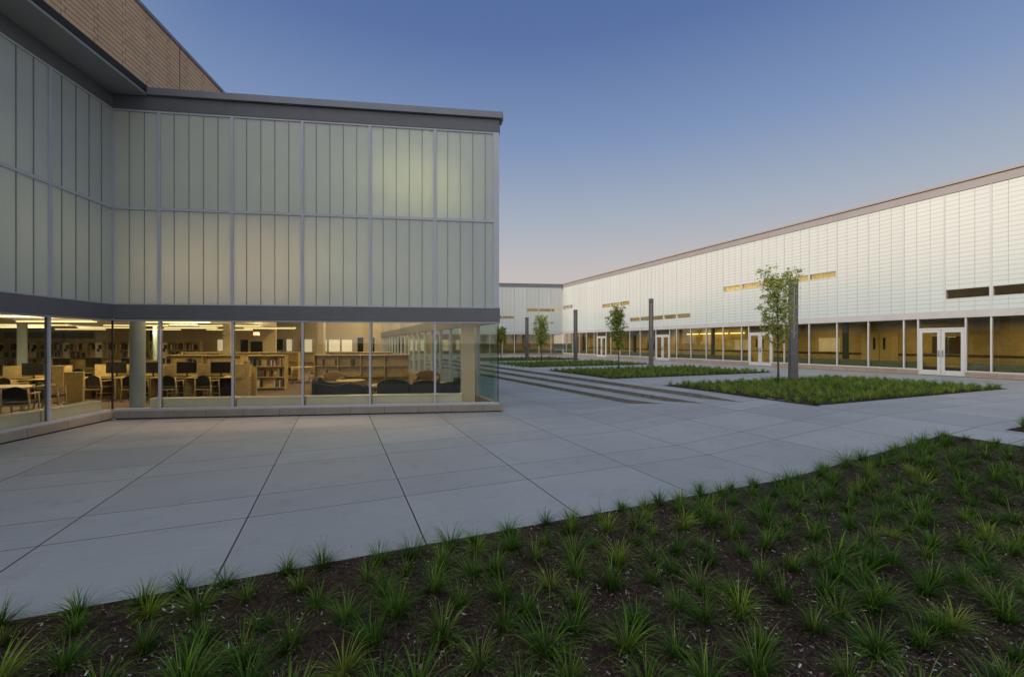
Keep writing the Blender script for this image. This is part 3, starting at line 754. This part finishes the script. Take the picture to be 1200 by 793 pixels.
for k,p in ((2,60),(6,44),(10,16),(16,12)): lamp(-k,2.4,2.9,2.5,.4,p,(1,.76,.36),parent=bwg)
for k in (1.5,4): lamp(-k,2.0,7.0,2.5,.4,110,(1,.84,.44),parent=bwg)

# ------------------------------------------------------------------ light pylons
def pylon(px,py,top,label):
    X,Y=at(px,py,.36); z0=.36
    r=thing('light_pylon',label,'light pylon',(X,Y,z0),-.32,'dark light pylons in the courtyard beds')
    h=top-z0; s=.15
    body=MB()
    # two half shells with a gap between them on every face
    for sx in (-1,1):
        pl=[(sx*.035,-s),(sx*(s-.03),-s),(sx*s,-s+.03),(sx*s,s-.03),(sx*(s-.03),s),(sx*.035,s)]
        if sx<0: pl=pl[::-1]
        n=len(pl); b=[(a,c,.3) for a,c in pl]+[(a,c,h-.28) for a,c in pl]
        body.add(b,[tuple(range(n))[::-1],tuple(range(n,2*n))]+[(k,(k+1)%n,n+(k+1)%n,n+k) for k in range(n)])
    body.build('shaft',M['pylon'],r)
    MB().box(-.034,.034,-s+.02,s-.02,h*.42,h-.30).build('lens',M['pylon_lens'],r)
    MB().box(-.034,.034,-s+.004,s-.004,.3,h*.42-.002).build('spine',M['pylon'],r)
    MB().box(-s-.004,s+.004,-s-.004,s+.004,h-.28,h).build('head_cap',M['pylon'],r,.02)
    MB().box(-s-.004,s+.004,-s-.004,s+.004,0,.298).build('base_sleeve',M['pylon'],r,.01)
    return r
pylon(929.5,446,4.60,'tall dark metal light pylon beside the nearest tree')
pylon(763,429.5,4.86,'dark light pylon with a pale slot right of the second tree')
pylon(674.5,423.8,4.68,'dark metal light pylon standing between the second and third trees')
pylon(617.5,420.5,4.42,'farthest dark light pylon left of the third tree')

# ------------------------------------------------------------------ trees
def tree(px,py,top,cw,base_z,nl,leaf,label,seed,dens=1.0):
    random.seed(seed)
    X,Y=at(px,py,.36); r=thing('young_tree',label,'tree',(X,Y,.36),random.uniform(0,6))
    h=top-.36; bz=base_z-.36
    tr=MB(); pts=[];rads=[]
    ox=oy=0
    for k in range(9):
        t=k/8; z=h*.88*t; ox+=random.uniform(-.02,.02); oy+=random.uniform(-.02,.02); pts.append((ox,oy,z)); rads.append(.034*(1-t)+.006)
    rads[0]=.06; tr.tube(pts,rads,9)
    tips=[]
    def pos(z):
        t=min(.999,z/(h*.88))*8; i=int(t); a,b=Vector(pts[i]),Vector(pts[min(i+1,8)]); return a.lerp(b,t-i)
    nbr=24; lb=MB()
    for k in range(nbr):
        z=bz+(h*.86-bz)*(k/nbr)**1.0; fr=(z-bz)/(h-bz)
        ln=cw*(.62+.5*math.sin(math.pi*min(1,fr*1.15+.12)))*random.uniform(.65,1.15)*.62
        if fr>.75: ln=max(ln,cw*.35*random.uniform(.7,1.5))
        az=k*2.4+random.uniform(-.5,.5); up=random.uniform(.9,1.5)
        p=pos(z); q=[p]; d=Vector((math.cos(az),math.sin(az),up)).normalized(); 
        for s in range(5):
            d=(d+Vector((random.uniform(-.15,.15),random.uniform(-.15,.15),.10))).normalized(); q.append(q[-1]+d*ln/4)
        lb.tube(q,[.014,.011,.009,.007,.005,.003],5)
        for s in range(1,6):
            tips.append((q[s],ln*.16+.05,s))
            for _ in range(2):
                e=Vector((random.uniform(-1,1),random.uniform(-1,1),random.uniform(-.1,1))).normalized()*ln*random.uniform(.2,.45)
                lb.tube([q[s],q[s]+e*.5,q[s]+e],[.005,.004,.002],4); tips.append((q[s]+e*.8,.07,s)); tips.append((q[s]+e*.5,.06,s))
    tips.append((Vector(pts[-1]),.09,5)); tips.append((Vector(pts[-1])+Vector((0,0,.2)),.05,5))
    tr.build('trunk',M['trunk'],r); lb.build('limbs',M['trunk'],r)
    lf=MB()
    for _ in range(nl):
        c,rad,s=random.choice(tips)
        p=c+Vector((random.gauss(0,rad),random.gauss(0,rad),random.gauss(0,rad)))*.62
        a=Vector((random.uniform(-1,1),random.uniform(-1,1),random.uniform(-.9,.4))).normalized(); b=a.orthogonal().normalized()
        th=random.uniform(0,6.28); c2=a.cross(b); b=b*math.cos(th)+c2*math.sin(th); l=leaf*random.uniform(.6,1.25); wd=l*.36
        nrm=a.cross(b)*l*.12
        lf.add([p,p+a*l*.45+b*wd+nrm,p+a*l,p+a*l*.45-b*wd+nrm],[(0,1,2),(0,2,3)])
    lf.build('crown',M['leaf'],r)
    return r
tree(912,450,4.85,1.5,1.7,3700,.085,'young leafy tree with a loose open crown in the nearest far bed',11)
tree(725,434,4.15,1.0,1.5,3000,.10,'slim young tree with a pointed crown in the second bed',23)
tree(635,424.5,4.1,1.3,1.5,2800,.12,'bushy young tree in the third bed between two dark pylons',35)
tree(587,421,3.4,1.0,1.7,2000,.13,'far young tree half hidden behind the glass corner of the library',41)
random.seed(99)

# ------------------------------------------------------------------ library furniture
FZ=.045
def put(px,Y): X,Yy=atY(px,Y); return (X,Yy,FZ)
# reading chair facing +y (sitter looks away from the camera)
def make_chair(label,loc,rz,group):
    r=thing('reading_chair',label,'chair',loc,rz,group)
    MB().box(-.23,.23,-.20,.22,.42,.475).build('seat',M['fabric'],r,.015)
    b=MB(); n=10; pl=[(-.21,.50)]+[(-.21+.42*k/n,.74+.11*math.sin(math.pi*k/n)) for k in range(n+1)]+[(.21,.50)]
    b.add([(a,-.235-.05*(z-.5),z) for a,z in pl]+[(a,-.20-.05*(z-.5),z) for a,z in pl],[tuple(range(len(pl))),tuple(range(len(pl),2*len(pl)))[::-1]]+[(k,(k+1)%len(pl)+0,len(pl)+(k+1)%len(pl),len(pl)+k) for k in range(len(pl))])
    b.build('backrest',M['fabric'],r)
    for sx in (-1,1):
        MB().tube([(sx*.245,-.27,0),(sx*.24,-.22,.45),(sx*.225,-.26,.80)],[.020,.022,.018],6).build('leg',M['wood'],r)
        MB().tube([(sx*.245,.24,0),(sx*.24,.21,.45),(sx*.24,.19,.66)],[.020,.022,.018],6).build('leg',M['wood'],r)
        MB().box(sx*.245-.022,sx*.245+.022,-.24,.22,.655,.685).build('armrest',M['wood'],r)
    MB().box(-.23,.23,-.235,-.215,.38,.42).build('apron',M['wood'],r)
    MB().box(-.23,.23,.195,.215,.22,.25).build('stretcher',M['wood'],r)
    return r
def make_desk(label,loc,rz):
    r=thing('computer_desk',label,'desk',loc,rz,'wooden computer desks inside the library')
    MB().box(-.88,.88,-.36,.36,.715,.745).build('tabletop',M['wood'],r,.004)
    MB().box(-.88,.88,.362,.39,.02,1.15).build('partition',M['wood'],r)
    for sx in (-1,1): MB().box(sx*.86-.015,sx*.86+.015,-.34,.355,.0,.713).build('side_panel',M['wood'],r)
    MB().box(-.84,.84,.20,.22,.05,.71).build('modesty_panel',M['wood_dark'],r)
    return r
def make_monitor(label,loc,rz):
    r=thing('computer_monitor',label,'monitor',loc,rz,'black computer monitors on the library desks')
    MB().box(-.31,.31,-.02,.02,.11,.50).build('screen_panel',M['screen'],r,.006)
    MB().box(-.02,.02,.015,.035,.02,.2).build('neck',M['screen'],r); MB().box(-.11,.11,-.08,.09,0,.018).build('foot',M['screen'],r)
    return r
def make_keyboard(label,loc,rz):
    o=MB().box(-.22,.22,-.07,.07,0,.02)
    for i in range(4):
        for k in range(12): o.box(-.205+k*.034,-.178+k*.034,-.055+i*.028,-.033+i*.028,.02,.026)
    return o.build('computer_keyboard',M['screen'],None,loc=loc,rz=rz,label=label,cat='keyboard',group='keyboards on the library desks')
def shift(px,Y,dy): # move along s from pixel position
    X,Yy=atY(px,Y); return (X-math.sin(RZ1)*dy,Yy+math.cos(RZ1)*dy)
desk0=chair0=mon0=key0=None
dlab=['desk against the round column near the inner corner','desk left of the mullion by the inner corner','desk right of the round column','desk between the first and second window mullions','desk at the right end of the front computer row']
def station(px,Y,rz,dl,ml,cl_,kl,chair=True,gi='dark-backed wooden chairs at the computer desks'):
    global desk0,chair0,mon0,key0
    X,Yy=atY(px,Y)
    def off(dx,dy): return (X+math.cos(rz)*dx-math.sin(rz)*dy, Yy+math.sin(rz)*dx+math.cos(rz)*dy)
    if desk0 is None: desk0=make_desk(dl,(X,Yy,FZ),rz)
    else: dup(desk0,(X,Yy,FZ),rz,dl)
    p=off(0,.08); q=(p[0],p[1],FZ+.746)
    if mon0 is None: mon0=make_monitor(ml,q,rz)
    else: dup(mon0,q,rz,ml)
    p=off(0,-.2); q=(p[0],p[1],FZ+.746)
    if key0 is None: key0=make_keyboard(kl,q,rz)
    else:
        k=key0.copy(); COL.objects.link(k); k.location=q; k.rotation_euler=(0,0,rz); k['label']=kl
    if chair:
        p=off(random.uniform(-.1,.15),-.62); q=(p[0],p[1],FZ)
        if chair0 is None: chair0=make_chair(cl_,q,rz,gi)
        else: dup(chair0,q,rz+random.uniform(-.15,.15),cl_,gi)
P_=[('front row',[ (134,'just right of the inner corner post'),(177,'right behind the round column'),(217,'third from the left in the front row'),(257,'rightmost of the front row')],14.45)]
for px,w_ in P_[0][1]:
    station(px,14.45,RZ1,'front-row wooden computer desk '+w_,'front-row black monitor '+w_,'dark-backed wooden chair at the front-row desk '+w_,'black keyboard on the front-row desk '+w_)
for px,w_ in ((70,'behind the second left window'),(108,'left of the inner corner post'),(150,'behind the round column'),(195,'right of the round column'),(236,'near the square pier')):
    station(px,18.0,RZ1,'back-row wooden computer desk '+w_,'back-row black monitor '+w_,'dark-backed wooden chair at the back-row desk '+w_,'black keyboard on the back-row desk '+w_)
for px,Y,w_ in ((36,13.6,'behind the leftmost pane'),(-14,13.2,'at the left edge of the picture')):
    station(px,Y,RZ1,'wooden computer desk in the left wing '+w_,'black monitor in the left wing '+w_,'dark-backed wooden chair in the left wing '+w_,'black keyboard in the left wing '+w_)
# near chairs and table in the left wing
X,Y=atY(2,11.3)
tb=thing('reading_table','pale wooden reading table behind the leftmost window','table',(X,Y,FZ),RZ1)
MB().box(-.9,.9,-.45,.45,.71,.745).build('tabletop',M['wood'],tb,.005)
for sx in (-1,1):
    for sy in (-1,1): MB().box(sx*.83-.03,sx*.83+.03,sy*.38-.03,sy*.38+.03,0,.709).build('leg',M['wood'],tb)
dup(chair0,put(24,10.3),RZ1+.35,'nearest dark-backed wooden chair behind the leftmost window','chairs by the reading table')
dup(chair0,put(60,11.6),RZ1-1.2,'dark-backed wooden chair turned sideways behind the left mullion','chairs by the reading table')
# wooden end panels (catalogue ends)
def endpanel(px,Y,wd,h,label,m=M['wood']):
    X,Y2=atY(px,Y); r=thing('wooden_screen',label,'screen',(X,Y2,FZ),RZ1)
    MB().box(-wd/2,wd/2,-.03,.03,.03,h).build('panel',m,r,.004); MB().box(-wd/2-.01,wd/2+.01,-.05,.05,0,.03).build('foot_rail',M['wood_dark'],r)
    MB().box(-wd/2-.01,wd/2+.01,-.045,.045,h,h+.025).build('top_rail',M['wood'],r)
    d=MB()
    for a in (-.3,.3):
        for b in (.35,.6,.8): d.cyl(a*wd,-.033,0,0,.0) if False else d.box(a*wd-.012,a*wd+.012,-.036,-.031,b*h-.012,b*h+.012)
    d.build('bolt_covers',M['wood_dark'],r)
    return r
endpanel(283.5,14.3,.42,1.16,'tall wooden end screen right of the front computer row')
endpanel(295,15.0,.33,.98,'shorter wooden end screen beside the tall one')
endpanel(87,13.0,.52,.98,'wooden end screen behind the second left window')
endpanel(67,13.3,.40,1.16,'taller wooden end screen just right of the left mullion')
# bookcases
def books(bm_list,x0,x1,y,z,h,fill):
    x=x0
    while x<x1-.05:
        if random.random()<fill:
            w_=random.uniform(.02,.05); hh=h*random.uniform(.6,.88); bm_list[random.randrange(4)].box(x,x+w_,y,y+.18,z,z+hh); x+=w_+.002
        else: x+=random.uniform(.05,.3)
BK=[simple('book_red',(.16,.04,.03),.7),simple('book_blue',(.04,.05,.08),.7),simple('book_cream',(.45,.42,.36),.7),simple('book_green',(.05,.08,.05),.7)]
def bookcase(px,Y,wd,h,nsh,ncol,fill,label,group,rz=RZ1,poster=False):
    X,Y2=atY(px,Y); r=thing('bookcase',label,'bookcase',(X,Y2,FZ),rz,group); d=.30
    for k in range(ncol+1):
        x=-wd/2+wd*k/ncol; MB().box(x-.016,x+.016,-d,0,.0,h-.04).build('side_panel',M['wood'],r)
    MB().box(-wd/2-.03,wd/2+.03,-d-.02,.02,h-.038,h).build('top_board',M['wood'],r,.004)
    MB().box(-wd/2+.02,wd/2-.02,-.02,-.004,.09,h-.042).build('back_panel',M['wood'],r)
    MB().box(-wd/2+.02,wd/2-.02,-d+.02,-.02,.0,.09).build('kick_board',M['wood_dark'],r)
    bl=[MB() for _ in range(4)]
    for s in range(nsh):
        z=.09+(h-.13)*s/nsh
        for k in range(ncol):
            x0=-wd/2+wd*k/ncol+.02; x1=-wd/2+wd*(k+1)/ncol-.02
            MB().box(x0,x1,-d+.01,-.022,z,z+.024).build('shelf',M['wood'],r)
            if fill: books(bl,x0,x1,-d+.04,z+.025,(h-.13)/nsh-.05,fill if s==nsh-1 or fill>.5 else fill*.2)
    for q,b in enumerate(bl):
        if b.v: b.build('row_of_books',BK[q],r)
    if poster:
        p_=MB().box(wd/2-.36,wd/2+.10,-d-.03,-d-.022,h-.95,h-.08).build('end_poster',M['paper'],r)
        e=MB(); e.box(wd/2-.2,wd/2-.02,-d-.036,-d-.031,h-.45,h-.2); e.box(wd/2-.26,wd/2-.12,-d-.036,-d-.031,h-.6,h-.42); e.build('poster_figure',M['screen'],p_)
    return r
# low cases, front and back rows
for px,w_ in ((222,'left of the square pier'),(264,'behind the square pier')):
    bookcase(px,17.6,1.45,1.40,3,1,.3,'long low maple bookcase '+w_,'low maple bookcases behind the computers')
bookcase(316,17.2,1.40,1.41,3,1,.75,'low maple bookcase with books on its top shelf right of the computers','low maple bookcases behind the computers')
for px,w_ in ((240,'left'),(284,'middle'),(330,'right')):
    bookcase(px,21.5,1.8,1.42,3,1,.3,'far low bookcase, %s one of the second low row'%w_,'second row of low bookcases')
bookcase(398,17.3,1.80,1.42,3,2,.35,'low maple bookcase behind the left lounge chairs','low maple bookcases behind the lounge')
bookcase(452,17.35,1.88,1.42,3,2,.12,'nearly empty low maple bookcase behind the middle lounge chair','low maple bookcases behind the lounge')
bookcase(408,21,1.7,1.44,3,1,.12,'low bookcase in the row behind the lounge, left one','far low bookcases behind the lounge')
bookcase(440,21,1.6,1.44,3,1,.12,'low bookcase in the row behind the lounge, right one','far low bookcases behind the lounge')
for k,px in enumerate((-8,30,68,106,144,182,219)):
    bookcase(px,24.8,1.72,1.98,4,2,.8,('leftmost','second from left','third from left','fourth','fifth','sixth','rightmost')[k]+' tall full bookcase along the far library wall','tall bookcases along the far library wall',poster=k not in (6,))
# small reading group: table and chairs
X,Y=at(346,449,FZ)
rt=thing('round_reading_table','small round wooden table between the low bookcases and the lounge','table',(X,Y+.6,FZ),0)
MB().cyl(0,0,.71,.74,.5,n=28).build('tabletop',M['wood'],rt); MB().cyl(0,0,.03,.71,.04,n=12).build('pedestal',M['wood'],rt); MB().cyl(0,0,0,.03,.28,n=20).build('foot',M['wood_dark'],rt)
dup(chair0,(X-.3,Y-.2,FZ),RZ1+.2,'wooden chair left of the small round table','chairs at the small round table')
dup(chair0,(X+.75,Y+.5,FZ),RZ1+1.5,'wooden chair right of the small round table','chairs at the small round table')
dup(chair0,(X+.2,Y+2.6,FZ),RZ1+3.0,'wooden chair beyond the small round table','chairs at the small round table')
# lounge armchairs
def lounge(px,Y,rz,wd,label,m=M['sofa'],top=.78):
    X,Y2=atY(px,Y); r=thing('lounge_armchair',label,'armchair',(X,Y2,FZ),rz,'upholstered lounge armchairs near the glass corner'); w2=wd/2
    MB().box(-w2+.13,w2-.13,-.28,.36,.26,.44).build('seat_cushion',m,r,.04)
    n=12; pl=[(-w2,.06)]+[(-w2+wd*k/n,top-.16+.16*math.sin(math.pi*k/n)**.7) for k in range(n+1)]+[(w2,.06)]
    b=MB(); q=len(pl)
    b.add([(a,-.42-.0*z,z) for a,z in pl]+[(a,-.26,z) for a,z in pl],[tuple(range(q)),tuple(range(q,2*q))[::-1]]+[(k,q+k,q+(k+1)%q,(k+1)%q) for k in range(q)])
    b.build('backrest',m,r,.02)
    for sx in (-1,1):
        pl=[(-.255,.06),(-.255,.60),(-.1,.58),(.2,.54),(.34,.50),(.40,.42),(.40,.06)]
        MB().prism(pl,sx*(w2-.06)-.06,sx*(w2-.06)+.06,'x').build('armrest',m,r,.02)
        for sy in (-.36,.33): MB().cyl(sx*(w2-.08),sy,0,.06,.022,n=10).build('foot',M['wood_dark'],r)
    return r
lounge(385,13.9,RZ1-1.5,.82,'charcoal armchair in side view at the left end of the lounge')
lounge(411,13.1,RZ1+.12,1.0,'low charcoal armchair seen from behind in front of the round coffee table',top=.68)
lounge(463,13.6,RZ1,.98,'charcoal armchair seen from behind beside the white-topped side table')
lounge(502,13.6,RZ1-.1,.98,'charcoal armchair seen from behind, right of the fifth window mullion from the left',top=.74)
lounge(523,13.9,RZ1+1.45,.85,'charcoal armchair in side view near the cream square pier')
lounge(500,16.6,RZ1+3.1,.95,'tan armchair facing the windows at the back of the lounge',M['tan'],.80)
lounge(388,16.0,RZ1+3.0,.85,'tan armchair half hidden at the left of the coffee table',M['tan'],.80)
X,Y=atY(411,15.4)
ct=thing('coffee_table','round wooden coffee table in the left lounge group','table',(X,Y,FZ),0)
MB().cyl(0,0,.50,.54,.5,n=32).build('tabletop',M['wood'],ct); MB().cyl(0,0,.02,.50,.06,n=12).build('pedestal',M['wood_dark'],ct); MB().cyl(0,0,0,.02,.3,n=20).build('foot',M['wood_dark'],ct)
X,Y=atY(443,13.7)
s2=thing('side_table','small square side table between the lounge armchairs','table',(X,Y,FZ),RZ1)
MB().box(-.24,.24,-.3,.3,.50,.53).build('tabletop',M['wood'],s2,.004)
for sx in (-1,1):
    for sy in (-1,1): MB().box(sx*.2-.02,sx*.2+.02,sy*.26-.02,sy*.26+.02,0,.499).build('leg',M['wood'],s2)
MB().box(-.18,.18,-.22,.22,0,.012).add([(-.16,-.2,.013),(0,-.2,.03),(0,.2,.03),(-.16,.2,.013)],[(0,1,2,3)]).build('open_magazine',M['paper'],None,loc=(X,Y,FZ+.531),rz=RZ1,label='open white magazine on the small side table',cat='magazine')
# convector cabinets behind the glass
def conv(t0,t1,F,label):
    r=thing('convector_cabinet',label,'heater',(C0[0],C0[1],0),RZ1,'low convector cabinets behind the library glass')
    MB().wbox(F,t0,t1,-.42,-.16,.06,.47).build('casing',M['radiator'],r,.006)
    MB().wbox(F,t0-.0,t1,-.43,-.15,.472,.49).build('top_plate',M['radiator'],r)
    g_=MB()
    k=t0+.06
    while k<t1-.08: g_.wbox(F,k,k+.05,-.36,-.22,.491,.494); k+=.07
    g_.build('grille',M['screen'],r)
for k,(a,b,w_) in enumerate(((.75,2.83,'right of the round column'),(2.87,4.58,'under the third front pane'),(4.62,6.33,'under the fourth front pane'),(6.37,8.08,'under the fifth front pane'),(8.12,8.85,'left of the cream square pier'))):
    conv(a,b,FF,'low grey-green convector cabinet '+w_)
conv(.12,1.66,FW,'low convector cabinet under the second left pane'); conv(1.70,3.4,FW,'low convector cabinet under the leftmost pane')
# exit sign
X,Y=atY(300.5,24)
r=thing('exit_sign','small red lit sign hanging near the back of the library','sign',(X,Y,2.36),RZ1)
MB().box(-.16,.16,-.03,.03,0,.19).build('lit_face',M['red'],r); MB().box(-.01,.01,-.01,.01,.19,.41).build('stem',M['steel'],r)
# ceiling strips
lab_r=['front','second','third','fourth','fifth','sixth']
ci=0
for ri,s_ in enumerate((1.5,4.6,7.8,11,14)):
    for cj,t_ in enumerate((-13,-9.2,-5.4,-1.7)):
        if s_>11 and t_>-2: continue
        fixture(t_+.3*ri,s_,0,2.4,'%s strip light in the %s row under the library ceiling'%(('leftmost','second','third','rightmost')[cj],lab_r[ri]))

# ------------------------------------------------------------------ render settings
sc.view_settings.view_transform='Standard'; sc.view_settings.look='None'; sc.view_settings.exposure=0; sc.view_settings.gamma=1
sc.cycles.use_denoising=True; sc.cycles.max_bounces=8; sc.cycles.transparent_max_bounces=12; sc.cycles.diffuse_bounces=4
sc.cycles.sample_clamp_indirect=4; sc.cycles.caustics_reflective=False; sc.cycles.caustics_refractive=False
